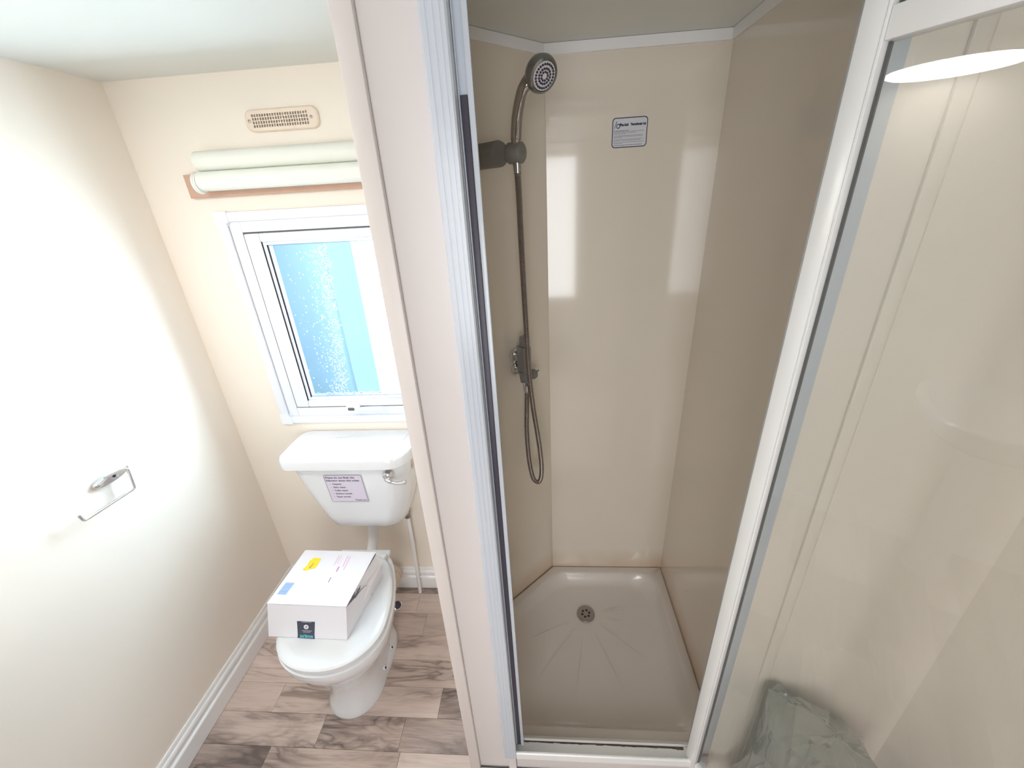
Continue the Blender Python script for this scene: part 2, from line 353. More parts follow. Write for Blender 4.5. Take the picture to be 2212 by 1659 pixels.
# white cover strip round the shower ceiling
zs0, zs1 = 1.934, ZC-0.0008
t = MB()
t.box(0.020, SX1, YB-0.009, YB-0.0035, zs0, zs1); t.build('trim_6', WHITE, kind=STR)
MB().prism([(0.022, YB-0.009), (SX0+0.0075, 1.077-0.0075+0.007), (SX0+0.001, 1.0795), (0.018, YB-0.004)], zs0, zs1, 'z').build('trim_7', WHITE, kind=STR)
MB().box(SX1-0.006, SX1-0.0005, 0.67, YB-0.0095, zs0, zs1).build('trim_8', WHITE, kind=STR)
MB().box(SX1-0.0012, SX1-0.0002, 0.67, YB-0.0035, 0.13, 0.1345).build('trim_9', BEIGEP, kind=STR)  # sealant
# baseboards: ogee section
prof = [(0, 0.002), (0.017, 0.002), (0.017, 0.064), (0.0155, 0.068), (0.0095, 0.0715), (0.0090, 0.077), (0.0125, 0.084), (0.0130, 0.092), (0.0110, 0.099), (0.0065, 0.1035), (0.0062, 0.110), (0.0042, 0.117), (0, 0.117)]
def skirting(name, pts):   # pts: list of (x,y,nx,ny)
    m = MB(); rings = [[Vector((x+nx*d, y+ny*d, z)) for d, z in prof] for x, y, nx, ny in pts]; m.loft(rings, True, True, False); return m.build(name, WHITE, kind=STR)
skirting('baseboard_left', [(XL, YR+0.01, 1, 0), (XL, YB-0.0005, 1, 0)])
skirting('baseboard_back', [(XL+0.0005, YB, 0, -1), (-0.2365, YB, 0, -1)])

# window_1 -------------------------------------------------------------
win = empty('window_1', (-0.674, YB, 0.88), 'white framed frosted window above the toilet cistern', kind=STR)
tx0, tx1, tz0, tz1 = -0.987, -0.361, 0.877, 1.619
def ring(name, x0, x1, z0, z1, wv, wh, y0, y1, m, bev=0.002, parent=win):
    b = MB()
    b.box(x0, x0+wv, y0, y1, z0, z1, bev); b.box(x1-wv, x1, y0, y1, z0, z1, bev)
    b.box(x0+wv, x1-wv, y0, y1, z0, z0+wh, bev); b.box(x0+wv, x1-wv, y0, y1, z1-wh, z1, bev)
    return b.build(name, m, parent)
for (x0, x1, z0, z1) in ((tx0+0.002, tx0+0.032, tz0+0.04, tz1-0.04), (tx1-0.032, tx1-0.002, tz0+0.04, tz1-0.04), (tx0+0.04, tx1-0.04, tz0+0.002, tz0+0.030), (tx0+0.04, tx1-0.04, tz1-0.030, tz1-0.002)):
    MB().box(x0, x1, YB-0.010, YB-0.0003, z0, z1, 0.003).build('cover_strip', PVC, win)
for sx, x in ((1, tx0), (-1, tx1)):
    for sz, z in ((1, tz0), (-1, tz1)):
        q = MB().prism([(x, z), (x+sx*0.042, z), (x+sx*0.042, z+sz*0.033), (x+sx*0.034, z+sz*0.033), (x+sx*0.034, z+sz*0.042), (x, z+sz*0.042)], YB-0.012, YB-0.0003, 'y')
        q.build('corner_piece', PVC, win)
ring('window_frame', WX0+0.0005, WX1-0.0005, WZ0+0.0005, WZ1-0.0005, 0.0365, 0.035, YB-0.002, YB+0.055, PVC)
ring('gasket', -0.9175, -0.4305, 0.9415, 1.5555, 0.0028, 0.0024, YB-0.0005, YB+0.02, GREY, 0)
sash = ring('sash', -0.9145, -0.4335, 0.9445, 1.5525, 0.048, 0.026, YB-0.006, YB+0.045, PVC, 0.004)
ring('glazing_bead', -0.8665, -0.4815, 0.9705, 1.5265, 0.011, 0.010, YB+0.002, YB+0.03, PVC, 0.002)
ring('seal', -0.8555, -0.4925, 0.9805, 1.5165, 0.003, 0.003, YB+0.010, YB+0.028, mat('blue_grey_seal', (0.30, 0.36, 0.50), 0.6), 0)
pane = MB().box(-0.8525, -0.4955, YB+0.020, YB+0.024, 0.9835, 1.5135).build('pane', FROST, win)
dr = MB()
for k in range(900):
    z = random.uniform(0.99, 1.508); f = (z-0.99)/0.52
    xb = -0.716 + 0.045*f + random.gauss(0, 0.006); x = xb - abs(random.gauss(0, 0.030)) if random.random() < 0.75 else xb - abs(random.gauss(0, 0.075))
    if x < -0.845: continue
    r = random.uniform(0.0010, 0.0027)
    dr.lathe([(r, 0), (r*0.8, r*0.5), (r*0.3, r*0.75), (0, r*0.8)], (x, YB+0.0199, z), (0, -1, 0), 6)
for k in range(70):
    x = random.uniform(-0.84, -0.50); r = random.uniform(0.0015, 0.004)
    dr.lathe([(r, 0), (r*0.8, r*0.5), (r*0.3, r*0.75), (0, r*0.8)], (x, YB+0.0199, 0.985+r*0.8), (0, -1, 0), 7)
o = dr.build('condensation', DROP, win, 'stuff')
h = MB()
h.prism(rrect(-0.735, -0.640, 0.953, 0.972, 0.009), YB-0.016, YB-0.0062, 'y')
h.prism(rrect(-0.712, -0.665, 0.936, 0.965, 0.008), YB-0.030, YB-0.0162, 'y')
h.prism(rrect(-0.675, -0.580, 0.938, 0.948, 0.004), YB-0.027, YB-0.016, 'y')
hd = h.build('window_handle', PVC, win)
MB().prism(rrect(-0.707, -0.683, 0.940, 0.951, 0.004), YB-0.0315, YB-0.0301, 'y').build('lock_slot', GREY, hd)

# neighbouring pitch seen blurred through the pane
nb = MB().box(-1.7, -1.03, 1.95, 2.0, 0.0, 2.6, 0.004).build('wall_neighbour', mat('grey_blue_cladding', (0.19, 0.26, 0.34), 0.6, var=0.05), kind=STR)

# ------------------------------------------------------------------ shower enclosure
sh = empty('shower_tray', (0.15, 0.95, 0), 'beige white shower tray with angled corner and round drain', 'shower tray')
# outline of the rim (outer) and of the basin: same vertex count for lofting
def tray_ring(inset, z, y0=0.668, r=0.05):
    x0, x1, y1 = SX0+inset, SX1-inset, YB-0.003-inset
    y0 = y0+inset; c = 0.223 - inset*0.59
    pts = []
    def arc(px, py, ax, ay, bx, by, rr, n=7):    # quadratic corner
        p = Vector((px, py)); a = p + (Vector((ax, ay))-p).normalized()*rr; b = p + (Vector((bx, by))-p).normalized()*rr
        for k in range(n+1):
            t = k/n; q = a*(1-t)**2 + p*2*t*(1-t) + b*t*t; pts.append(Vector((q.x, q.y, z)))
    A = (x1, y0); B = (x1, y1); C_ = (x0+c, y1); D = (x0, y1-c); E_ = (x0, y0)
    P = [A, B, C_, D, E_]; R_ = [r, r*1.5, r*0.8, r*0.8, r*0.8]
    for i in range(5):
        pr, nx = P[i-1], P[(i+1) % 5]; arc(P[i][0], P[i][1], pr[0], pr[1], nx[0], nx[1], max(0.002, R_[i]))
    return pts
rings = [tray_ring(0.0012, 0.002, r=0.004), tray_ring(0.0012, 0.131, r=0.004), tray_ring(0.004, 0.135, r=0.006), tray_ring(0.028, 0.134, r=0.05), tray_ring(0.033, 0.131, r=0.055),
         tray_ring(0.038, 0.120, r=0.06), tray_ring(0.052, 0.096, r=0.07), tray_ring(0.070, 0.088, r=0.08), tray_ring(0.16, 0.085, r=0.07), tray_ring(0.22, 0.083, r=0.03)]
MB().loft(rings, True, True, True).build('basin', TRAYM, sh)
gm = MB()
for a in (-70, -40, -12, 15, 205, 232, 258, 170, 10):
    a = math.radians(a); c = Vector((0.147, 1.105, 0.0858)); d = Vector((math.cos(a), math.sin(a)*1.0, 0)); L0, L1 = 0.07, (0.30 if math.sin(a) < -0.3 else 0.16)
    p0, p1 = c+d*L0, c+d*L1; gm.tube([p0, p0.lerp(p1, .5)+Vector((0, 0, .0006)), p1], [0.0002, 0.0006, 0.0002], 6)
gm.build('drain_rib', TRAYM, sh)
dx, dy, dz = 0.148, 1.108, 0.0862
d = MB().lathe([(0.035, 0), (0.034, 0.0028), (0.028, 0.0040), (0.015, 0.0030), (0.0001, 0.0028)], (dx, dy, dz), (0, 0, 1), 32).build('drain_grate', STEEL, sh)
hh = MB()
for k in range(6):
    a = k*PI/3+0.25; hh.lathe([(0.0046, 0.0), (0.0046, 0.0012)], (dx+0.0145*math.cos(a), dy+0.0145*math.sin(a), dz+0.0026), (0, 0, 1), 12)
hh.build('drain_hole_shade', DARK, d)  # dark discs on the grate stand for the shade inside its holes

en = empty('shower_door_frame', (0.15, 0.64, 0.145), 'white metal door frame around the shower opening with black magnetic strip', 'door frame')
ZT = 1.925
# left jamb
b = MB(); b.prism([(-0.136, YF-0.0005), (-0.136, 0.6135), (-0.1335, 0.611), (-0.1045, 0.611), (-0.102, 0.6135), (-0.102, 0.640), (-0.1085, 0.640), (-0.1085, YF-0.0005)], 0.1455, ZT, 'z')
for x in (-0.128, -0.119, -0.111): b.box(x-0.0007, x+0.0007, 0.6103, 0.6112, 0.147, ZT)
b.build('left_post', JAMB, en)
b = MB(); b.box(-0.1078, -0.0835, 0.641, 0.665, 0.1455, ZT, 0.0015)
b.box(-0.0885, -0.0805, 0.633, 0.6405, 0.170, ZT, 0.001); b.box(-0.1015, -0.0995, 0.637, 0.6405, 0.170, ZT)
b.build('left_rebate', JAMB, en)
MB().box(-0.0990, -0.0890, 0.6345, 0.6405, 0.171, 1.742, 0.0008).build('magnetic_strip', BLACK, en)
# bottom rail
b = MB(); b.prism([(0.6115, 0.1440), (0.6115, 0.1700), (0.6145, 0.1725), (0.618, 0.1725), (0.618, 0.1600), (0.650, 0.1560), (0.650, 0.1650), (0.654, 0.1650), (0.658, 0.1580), (0.668, 0.1480), (0.668, 0.1440)], -0.1015, 0.3940, 'x')
b.build('threshold_rail', DOORW, en)
GRIME = mat('brown_mould_grime', (0.13, 0.085, 0.06), 0.8, var=0.5, vscale=60)
g_ = MB()
for i in range(46):
    x0 = -0.098+0.0103*i; x1 = x0+0.0105; y = 0.6495; wv = 0.0008+0.0022*(i/46) + random.uniform(0, 0.0018) + (0.012 if i > 43 else 0.0)
    z = 0.1563
    g_.add([(x0, y-wv, z+0.0006), (x1, y-wv, z+0.0006), (x1, y, z+0.0004), (x0, y, z+0.0004), (x0, y, 0.1605), (x1, y, 0.1605)], [[0, 1, 2, 3], [3, 2, 5, 4]])
g_.build('grime_line', GRIME, en)
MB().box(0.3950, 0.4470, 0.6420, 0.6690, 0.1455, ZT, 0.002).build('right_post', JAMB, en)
MB().box(-0.101, 0.376, 0.6125, 0.648, 1.888, ZT, 0.002).build('head_rail', DOORW, en)

# opened door leaf: built along +X then turned about its hinge
ang = math.radians(-62); HX, HY = 0.388, 0.636
MD = Matrix.Translation((HX, HY, 0)) @ Matrix.Rotation(ang, 4, 'Z')
dl = empty('shower_door', (0, 0, 0), 'opened glass shower door with white metal stile and crossbar', 'shower door')
DW, DZ0, DZ1 = 0.465, 0.151, 1.90
def dbox(x0, x1, y0, y1, z0, z1, bev=0.0, mb=None): return (mb or MB()).box(x0, x1, y0, y1, z0, z1, bev, MD)
b = dbox(0, 0.0300, -0.016, 0.006, DZ0, DZ1, 0.0012); dbox(0.0268, 0.0286, -0.0172, -0.0155, DZ0+.01, DZ1-.01, 0.0004, b); b.build('hinge_stile', DOORW, dl)
dbox(DW-0.030, DW, -0.016, 0.006, DZ0, DZ1, 0.0015).build('outer_stile', DOORW, dl)
b = dbox(0.0305, DW-0.0305, -0.016, 0.006, 1.7555, 1.7865, 0.0012); b.build('crossbar', DOORW, dl)
dbox(0.0305, DW-0.0305, -0.016, 0.006, DZ0, DZ0+0.032, 0.0015).build('bottom_rail', DOORW, dl)
dbox(0.0305, DW-0.0305, -0.016, 0.006, DZ1-0.035, DZ1, 0.0015).build('top_rail', DOORW, dl)
for z0, z1 in ((DZ0+0.0325, 1.755), (1.787, DZ1-0.0355)):
    p = dbox(0.033, DW-0.033, -0.004, 0.000, z0+0.001, z1-0.001).build('glass_pane', DGLASS, dl)
    b = dbox(0.0303, 0.0326, -0.0052, 0.001, z0, z1); b.build('rubber_seal', GREY, dl)
dbox(-0.0002, 0.022, -0.014, 0.004, 0.1375, 0.1505, 0.002).build('pivot_block', DOORW, dl)
# ------------------------------------------------------------------ shower fittings
nrm = Vector((0.7071, -0.7071, 0)); tng = Vector((0.7071, 0.7071, 0))
ss = empty('hand_shower', (-0.147, 1.13, 1.705), 'chrome hand shower with ribbed metal hose on grey wall bracket', 'shower')
W0 = Vector((-0.1465, 1.1305, 1.706))
MB().lathe([(0.0275, 0.0), (0.0275, 0.082), (0.0262, 0.0855), (0.016, 0.0868), (0.0001, 0.0868)], W0, nrm, 40).build('wall_bracket', SATIN, ss)
hc = Vector((-0.0485, 1.042, 1.7035)); ha = Vector((0.93, -0.36, 0)).normalized()
b = MB().lathe([(0.018, -0.020), (0.0215, -0.016), (0.0225, 0.008), (0.0215, 0.015), (0.017, 0.019), (0.0001, 0.020)], hc, ha, 32)
b.build('holder_clamp', SATIN, ss)
# handset
hp = [(-0.0460, 1.040, 1.664), (-0.0460, 1.038, 1.690), (-0.0458, 1.036, 1.722), (-0.0440, 1.030, 1.745), (-0.0400, 1.020, 1.770), (-0.0320, 1.005, 1.796), (-0.0235, 0.993, 1.812), (-0.006, 0.990, 1.828)]
P = catmull(hp, 8); n = len(P); rr = []
for i in range(n):
    t = i/(n-1); rr.append(0.0085 + 0.0042*min(1, max(0, (t-0.22)/0.12)) + 0.003*max(0, (t-0.85)/0.15) if t > 0.24 else 0.0085)
hs = MB().tube(P, rr, 20).build('handset', HANDCH, ss)
fc = Vector((0.012, 0.973, 1.8275)); fn = Vector((0.50, -0.72, -0.50)).normalized(); K = 0.68
def kp(P_): return [(a*K, b_*K) for a, b_ in P_]
MB().lathe(kp([(0.0001, -0.050), (0.018, -0.047), (0.033, -0.038), (0.044, -0.022), (0.0490, -0.004), (0.0475, 0.004), (0.044, 0.0105), (0.038, 0.0128), (0.037, 0.0105)]), fc, fn, 48).build('shower_head', DCHROME, ss)
FACE = mat('pale_grey_spray_face', (0.62, 0.60, 0.63), 0.35)
face = MB().lathe(kp([(0.0362, 0.009), (0.0355, 0.0128), (0.0001, 0.0136)]), fc, fn, 48).build('spray_face', FACE, ss)
u = fn.orthogonal().normalized(); v = fn.cross(u); nz = MB()
for r, k in ((0.0105, 9), (0.0185, 16), (0.029, 24)):
    for i in range(k):
        a = 2*PI*i/k + r*30
        nz.lathe([(0.0023, 0), (0.0019, 0.0016), (0.0001, 0.0018)], fc + fn*0.0130*K + (u*math.cos(a)+v*math.sin(a))*r*K, fn, 8)
nz.build('spray_nozzles', BLACK, face, 'stuff')
# hose
hpts = catmull([(-0.047, 1.040, 1.684), (-0.046, 1.055, 1.62), (-0.046, 1.07, 1.515), (-0.045, 1.085, 1.398), (-0.043, 1.095, 1.267), (-0.041, 1.100, 1.153), (-0.032, 1.105, 1.028), (-0.017, 1.11, 0.89), (-0.0115, 1.115, 0.796), (-0.016, 1.117, 0.748), (-0.027, 1.118, 0.734), (-0.042, 1.12, 0.754), (-0.0525, 1.122, 0.828), (-0.0555, 1.123, 0.935), (-0.052, 1.124, 1.018), (-0.0495, 1.124, 1.072)], 26)
# resample evenly for ribs
acc = [0.0]
for a, b_ in zip(hpts, hpts[1:]): acc.append(acc[-1] + (b_-a).length)
N_ = int(acc[-1]/0.0016); ev = []; j = 0
for i in range(N_+1):
    s = acc[-1]*i/N_
    while j < len(acc)-2 and acc[j+1] < s: j += 1
    t = (s-acc[j])/max(1e-9, acc[j+1]-acc[j]); ev.append(hpts[j].lerp(hpts[j+1], t))
MB().tube(ev, [0.0079 if i % 2 else 0.0068 for i in range(len(ev))], 10).build('hose', HOSEM, ss)
MB().tube([(-0.0462, 1.0395, 1.700), (-0.0468, 1.0415, 1.684), (-0.0465, 1.047, 1.662)], [0.0105, 0.010, 0.0085], 16).build('hose_nut', DCHROME, ss)

vv = empty('shower_mixer', (-0.0877, 1.189, 1.16), 'grey and chrome shower mixer valve on angled corner panel', 'tap')
def V(s, n_, z): return Vector((-0.088, 1.1885, 0)) + tng*s + nrm*n_ + Vector((0, 0, z))
MV = Matrix((tng.to_4d(), nrm.to_4d(), (0, 0, 1, 0), (0, 0, 0, 1))).transposed(); MV.translation = (-0.088, 1.1885, 0)
VBODY = mat('satin_chrome_valve', (0.30, 0.30, 0.32), 0.3, 0.7)
for z, r in ((1.166, 0.024), (1.121, 0.021)):
    MB().lathe([(r, 0.0008), (r*0.96, 0.006), (r*0.8, 0.012), (r*0.55, 0.016), (r*0.45, 0.022), (r*0.45, 0.032)], V(0.004, 0, z), nrm, 28).build('wall_flange', CHROME, vv)
b = MB(); b.box(-0.013, 0.023, 0.022, 0.058, 1.112, 1.208, 0.009, MV); b.box(-0.0075, 0.0125, 0.034, 0.052, 1.205, 1.238, 0.003, MV)
b.tube([V(0, 0.042, 1.125), V(0.0, 0.042, 1.098), V(0.0, 0.043, 1.090)], [0.016, 0.0125, 0.012], 20)
b.build('valve_body', VBODY, vv)
MB().lathe([(0.0115, 0), (0.0115, 0.012), (0.0105, 0.022), (0.008, 0.026)], (-0.0495, 1.1245, 1.0955), (0, 0, -1), 20).build('outlet_nut', CHROME, vv)
MB().lathe([(0.013, 0), (0.0165, 0.004), (0.0165, 0.016), (0.012, 0.024), (0.0001, 0.026)], V(0.0225, 0.042, 1.108), (0.85, 0.35, -0.15), 24).build('control_knob', SATIN, vv)
MB().tube([V(0.042, 0.046, 1.106), V(0.057, 0.050, 1.113)], [0.004, 0.0022], 10).build('knob_pointer', SATIN, vv)

# maker's label on the shower wall
st = empty('wall_sticker', (0.2455, YB-0.003, 1.753), 'small pale label with navy border and heading on shower back wall', 'sticker')
yy = YB-0.0033
MB().prism(rrect(0.2000, 0.2925, 1.7185, 1.7885, 0.0085), yy-0.0004, yy, 'y').build('border', NAVYP, st)
MB().prism(rrect(0.2022, 0.2903, 1.7207, 1.7863, 0.0066), yy-0.0007, yy-0.00045, 'y').build('label_face', STICK2, st)
tx = MB(); y_ = yy-0.0009
text_into(tx, 'Plas-Gold', (0.2215, y_, 1.7690), (1, 0, 0), (0, 0, 1), 0.0078, 0.0006, sx=0.68)
text_into(tx, 'Thermoforming Ltd', (0.2480, y_, 1.7695), (1, 0, 0), (0, 0, 1), 0.0072, 0.0006, sx=0.68)
tx.prism([(0.2050, 1.7640), (0.2064, 1.7640), (0.2125, 1.7800), (0.2108, 1.7800)], y_-0.0001, y_, 'y')
for cx, cz, r0, r1 in ((0.2155, 1.7690, 0.0050, 0.0032),):
    ri = [[Vector((cx+r*math.cos(a*PI/12), y_, cz+r*1.15*math.sin(a*PI/12))) for a in range(24)] for r in (r0, r1)]; tx.loft(ri, False, False, False)
tx.prism([(0.2190, 1.7650), (0.2205, 1.7660), (0.2218, 1.7745), (0.2190, 1.7760)], y_-0.0001, y_, 'y')
tx.build('heading', NAVYP, st)
bars = MB(); rows = [(1.7585, 0.46, 1), (1.7560, 0.96, 0), (1.7535, .70, 0), (1.7510, .38, 0), (1.7470, .92, 0), (1.7445, .92, 0), (1.7420, .28, 0), (1.7380, .92, 0), (1.7355, .84, 0), (1.7315, .94, 0), (1.7290, .28, 0), (1.7245, .92, 1)]
rs = random.Random(3)
for z, f, bo in rows:
    x = 0.2048
    while x < 0.2048 + 0.083*f:
        wd = rs.uniform(0.002, 0.0075); wd = min(wd, 0.2048+0.083*f-x)
        bars.box(x, x+wd, y_-0.00005, y_, z-(0.0007 if bo else 0.00045), z+(0.0007 if bo else 0.00045)); x += wd+0.0009
bars.build('small_print', DGREY, st, 'stuff')

# ------------------------------------------------------------------ toilet
to = empty('toilet', (-0.68, 0.95, 0), 'white ceramic toilet with low cistern and closed lid under the window', 'toilet')
TC = -0.678
def egg(cx, hw, yf, ym, yb, hb, z, n=56):
    """plan outline: front half-ellipse (yf..ym) with half width hw, back part tapering to half width hb at yb"""
    out = []
    for k in range(n):
        a = 2*PI*k/n
        c, s = math.cos(a), math.sin(a)
        if s <= 0:
            x = cx + hw*math.copysign(abs(c)**0.92, c); y = ym + (ym-yf)*s
        else:
            t = s**1.0; e = 0.45
            x = cx + (hb + (hw-hb)*(1-min(1, s)**1.6))*math.copysign(abs(c)**e, c); y = ym + (yb-ym)*(s**0.9)
        out.append(Vector((x, y, z)))
    return out
prof_pan = [  # z, hw, yf, ym, yb, hb, cx
    (0.0006, 0.098, 0.760, 0.87, 1.120, 0.085, -0.708), (0.012, 0.099, 0.758, 0.87, 1.120, 0.085, -0.708), (0.03, 0.092, 0.765, 0.875, 1.118, 0.078, -0.707),
    (0.09, 0.080, 0.775, 0.89, 1.11, 0.070, -0.704), (0.16, 0.084, 0.765, 0.88, 1.10, 0.072, -0.700), (0.22, 0.106, 0.742, 0.86, 1.095, 0.080, -0.694),
    (0.28, 0.136, 0.712, 0.84, 1.10, 0.092, -0.686), (0.33, 0.158, 0.688, 0.825, 1.105, 0.104, -0.680), (0.365, 0.168, 0.674, 0.815, 1.112, 0.110, -0.677), (0.388, 0.171, 0.669, 0.815, 1.117, 0.114, -0.676),
    (0.402, 0.171, 0.668, 0.815, 1.120, 0.116, -0.675), (0.408, 0.165, 0.676, 0.815, 1.115, 0.110, -0.675)]
MB().loft([egg(cx, hw, yf, ym, yb, hb, z) for z, hw, yf, ym, yb, hb, cx in prof_pan], True, True).build('pan', CERAM, to)
# foot flange with bolts, standing out on the visible side
fo = MB(); ringsf = []
for z, g in ((0.0004, 0.0), (0.010, 0.0), (0.026, -0.004), (0.050, -0.020), (0.085, -0.036)):
    ringsf.append([Vector((-0.700 + (0.092+g)*math.copysign(abs(math.cos(a))**0.7, math.cos(a)), 0.965 + (0.135+g)*math.copysign(abs(math.sin(a))**0.75, math.sin(a)), z)) for a in [2*PI*k/40 for k in range(40)]])
fo.loft(ringsf, True, True); fo.build('foot', CERAM, to)
for y in (0.985, 0.909):
    q = MB().lathe([(0.008, 0), (0.008, 0.002), (0.006, 0.004), (0.0001, 0.0045)], (-0.6165, y, 0.040), (0.93, 0, 0.36), 16); q.build('floor_bolt', PVC, to)
    MB().lathe([(0.0042, 0.0042), (0.0042, 0.0052), (0.0001, 0.0053)], (-0.6165, y, 0.040), (0.93, 0, 0.36), 12).build('bolt_head', DARK, to)
# seat and lid
def slab(name, zs, m, cx, hw, yf, yb, hb, insets):
    rg = [egg(cx, hw-i, yf+i, 0.815, yb-i, hb-i, z) for z, i in zip(zs, insets)]
    return MB().loft(rg, True, True).build(name, m, to)
slab('toilet_seat', [0.4085, 0.4105, 0.419, 0.4205], SEATM, TC+0.004, 0.166, 0.670, 1.075, 0.125, [0.003, 0.0, 0.0, 0.003])
slab('toilet_lid', [0.421, 0.4225, 0.430, 0.4345, 0.4365, 0.4375], SEATM, TC+0.004, 0.167, 0.668, 1.078, 0.120, [0.002, 0.0, 0.0, 0.004, 0.012, 0.03])
for x in (-0.755, -0.610): MB().box(x-0.014, x+0.014, 1.066, 1.092, 0.4085, 0.431, 0.005).build('seat_hinge', SEATM, to)
MB().box(-0.790, -0.596, 1.090, 1.122, 0.395, 0.4135, 0.004).build('pan_shelf', CERAM, to)
# cistern body
cs = []
for z, x0, x1, y0 in ((0.500, -0.800, -0.560, 1.170), (0.503, -0.818, -0.545, 1.152), (0.512, -0.826, -0.538, 1.143), (0.56, -0.842, -0.522, 1.136), (0.65, -0.868, -0.498, 1.127), (0.74, -0.889, -0.483, 1.120), (0.803, -0.899, -0.476, 1.116)):
    cs.append([Vector((x, y, z)) for x, y in rrect(x0, x1, y0, YB-0.004, [0.012, 0.012, 0.055, 0.075], 8)])
ci = MB().loft(cs, True, True).build('cistern', CERAM, to)
ls = []
for z, g in ((0.799, 0.004), (0.803, 0.0), (0.832, 0.0), (0.8385, 0.003), (0.8415, 0.010)):
    ls.append([Vector((x, y, z)) for x, y in rrect(-0.922+g, -0.461-g, 1.098+g, YB-0.0035-g*0.3, [0.022, 0.03, 0.045, 0.085], 10)])
MB().loft(ls, True, True).build('cistern_lid', CERAM, to)
MB().box(-0.4795, -0.4775, 1.195, 1.232, 0.735, 0.778, 0.001).build('side_sticker', BEIGEP, to)
# flush lever
q = MB(); q.lathe([(0.019, 0), (0.019, 0.003), (0.015, 0.009), (0.0145, 0.016), (0.010, 0.020), (0.0001, 0.021)], (-0.538, 1.1175, 0.773), (0.05, -1, 0), 28)
q.tube(catmull([(-0.545, 1.104, 0.762), (-0.528, 1.097, 0.756), (-0.505, 1.092, 0.753), (-0.485, 1.090, 0.756), (-0.468, 1.089, 0.763)], 6), [0.007]*8+[0.0055]*8+[0.0065]*4+[0.007, 0.0078, 0.0082, 0.008, 0.005], 14)
q.build('flush_lever', CHROME, to)
# notice on the cistern front (leans back slightly with the porcelain)
LA = Vector((-0.7725, 1.1165, 0.7705)); LU = Vector((1, 0, 0)); LV = (Vector((-0.7725, 1.1262, 0.643)) - LA).normalized()*-1; LN = LU.cross(LV).normalized()
if LN.y > 0: LN = -LN
def lp(a, b, h): return LA + LU*a - LV*b + LN*h
def lpoly(mb, poly, h, th=0.0002):
    mb.loft([[lp(a, b, h) for a, b in poly], [lp(a, b, h+th) for a, b in poly]], True, True, False)
LW, LH = 0.138, 0.127
q = MB(); lpoly(q, rrect(0, LW, 0, LH, 0.006), 0.0006); nl = q.build('notice_label', STICK, to)
q = MB(); o1 = rrect(0.0012, LW-0.0012, 0.0012, LH-0.0012, 0.005); o2 = rrect(0.0026, LW-0.0026, 0.0026, LH-0.0026, 0.004)
q.loft([[lp(a, b, 0.0010) for a, b in o1], [lp(a, b, 0.0010) for a, b in o2]], False, False, False)
def ltext(s, a, b, size, bold=0.0004, align='LEFT'): text_into(q, s, lp(a, b, 0.0011), LU, LV, size, bold, align)
ltext('Please do not flush the', 0.0055, 0.0155, 0.0114); ltext('following down this toilet:', 0.0055, 0.0290, 0.0114)
for i, s in enumerate(('Nappies', 'Baby wipes', 'Toilet wipes', 'Sanitary towels', 'Paper towels')):
    b_ = 0.0445 + 0.0150*i; ltext(s, 0.0245, b_, 0.0098, 0.0003); lpoly(q, [(0.0172+0.0012*math.cos(t*PI/4), b_-0.003+0.0012*math.sin(t*PI/4)) for t in range(8)], 0.0010)
ltext('Thank you', LW-0.006, 0.1205, 0.0100, 0.0003, 'RIGHT')
q.build('lettering', DGREY, nl)
# flush pipe and collar
MB().tube(catmull([(-0.700, 1.225, 0.505), (-0.702, 1.225, 0.44), (-0.706, 1.222, 0.39), (-0.712, 1.205, 0.345), (-0.714, 1.165, 0.318), (-0.714, 1.12, 0.315)], 6), 0.0205, 20).build('flush_pipe', PIPEW, to)
MB().lathe([(0.027, -0.012), (0.029, -0.006), (0.029, 0.008), (0.024, 0.012)], (-0.7135, 1.175, 0.322), (-0.02, -0.85, -0.5), 24).build('pipe_cone', BLACK, to)
# beige soil connector behind the pan, with clip
q = MB(); pr = []
for i in range(15): pr.append((0.047+0.004*(i % 2), 0.010*i))
q.lathe(pr, (-0.700, 1.128, 0.125), (0.06, 1, 0), 28); q.build('soil_connector', BEIGEP, to)
MB().lathe([(0.0001, -0.012), (0.012, -0.010), (0.016, 0), (0.012, 0.010), (0.0001, 0.012)], (-0.640, 1.150, 0.062), (0.6, -0.4, 0.6), 20).build('drain_plug_cap', BLACK, to)
MB().lathe([(0.018, 0), (0.019, 0.004), (0.015, 0.006)], (-0.640, 1.150, 0.056), (0.6, -0.4, 0.6), 20).build('chrome_ring', CHROME, to)

wp = empty('water_pipe', (-0.5785, 1.262, 0), 'thin white water pipe running from cistern down to the floor', 'pipe')
MB().tube([(-0.5800, 1.262, 0.0006), (-0.5785, 1.262, 0.03), (-0.5675, 1.262, 0.30), (-0.5650, 1.262, 0.45), (-0.5645, 1.262, 0.50)], 0.0078, 16).build('pipe', PIPEW, wp)
MB().lathe([(0.012, 0), (0.0135, 0.004), (0.0135, 0.020), (0.011, 0.024)], (-0.5648, 1.262, 0.445), (0, 0, 1), 6, False).build('coupling_nut', STEEL, wp)

# ------------------------------------------------------------------ parcel box on the lid
bx = empty('cardboard_box', (-0.72, 0.87, 0.439), 'opened white cardboard box lying on the closed toilet lid', 'box')
zb, zt = 0.4385, 0.545
FL, FR, BR_, BL_ = (-0.853, 0.761), (-0.603, 0.756), (-0.572, 0.985), (-0.838, 0.990)
TL_, TR_, TBR, TBL = (-0.842, 0.791), (-0.594, 0.785), (-0.578, 0.984), (-0.830, 0.992)
def wallq(mb, a, b, c, d, th):
    """quad panel a,b (bottom) c,d (top) with thickness inwards"""
    a, b, c, d = map(Vector, (a, b, c, d)); n_ = (b-a).cross(d-a).normalized()*-th
    mb.loft([[a, b, c, d], [a+n_, b+n_, c+n_, d+n_]], True, True, False)
q = MB(); th = 0.0012
B = lambda p, z: (p[0], p[1], z)
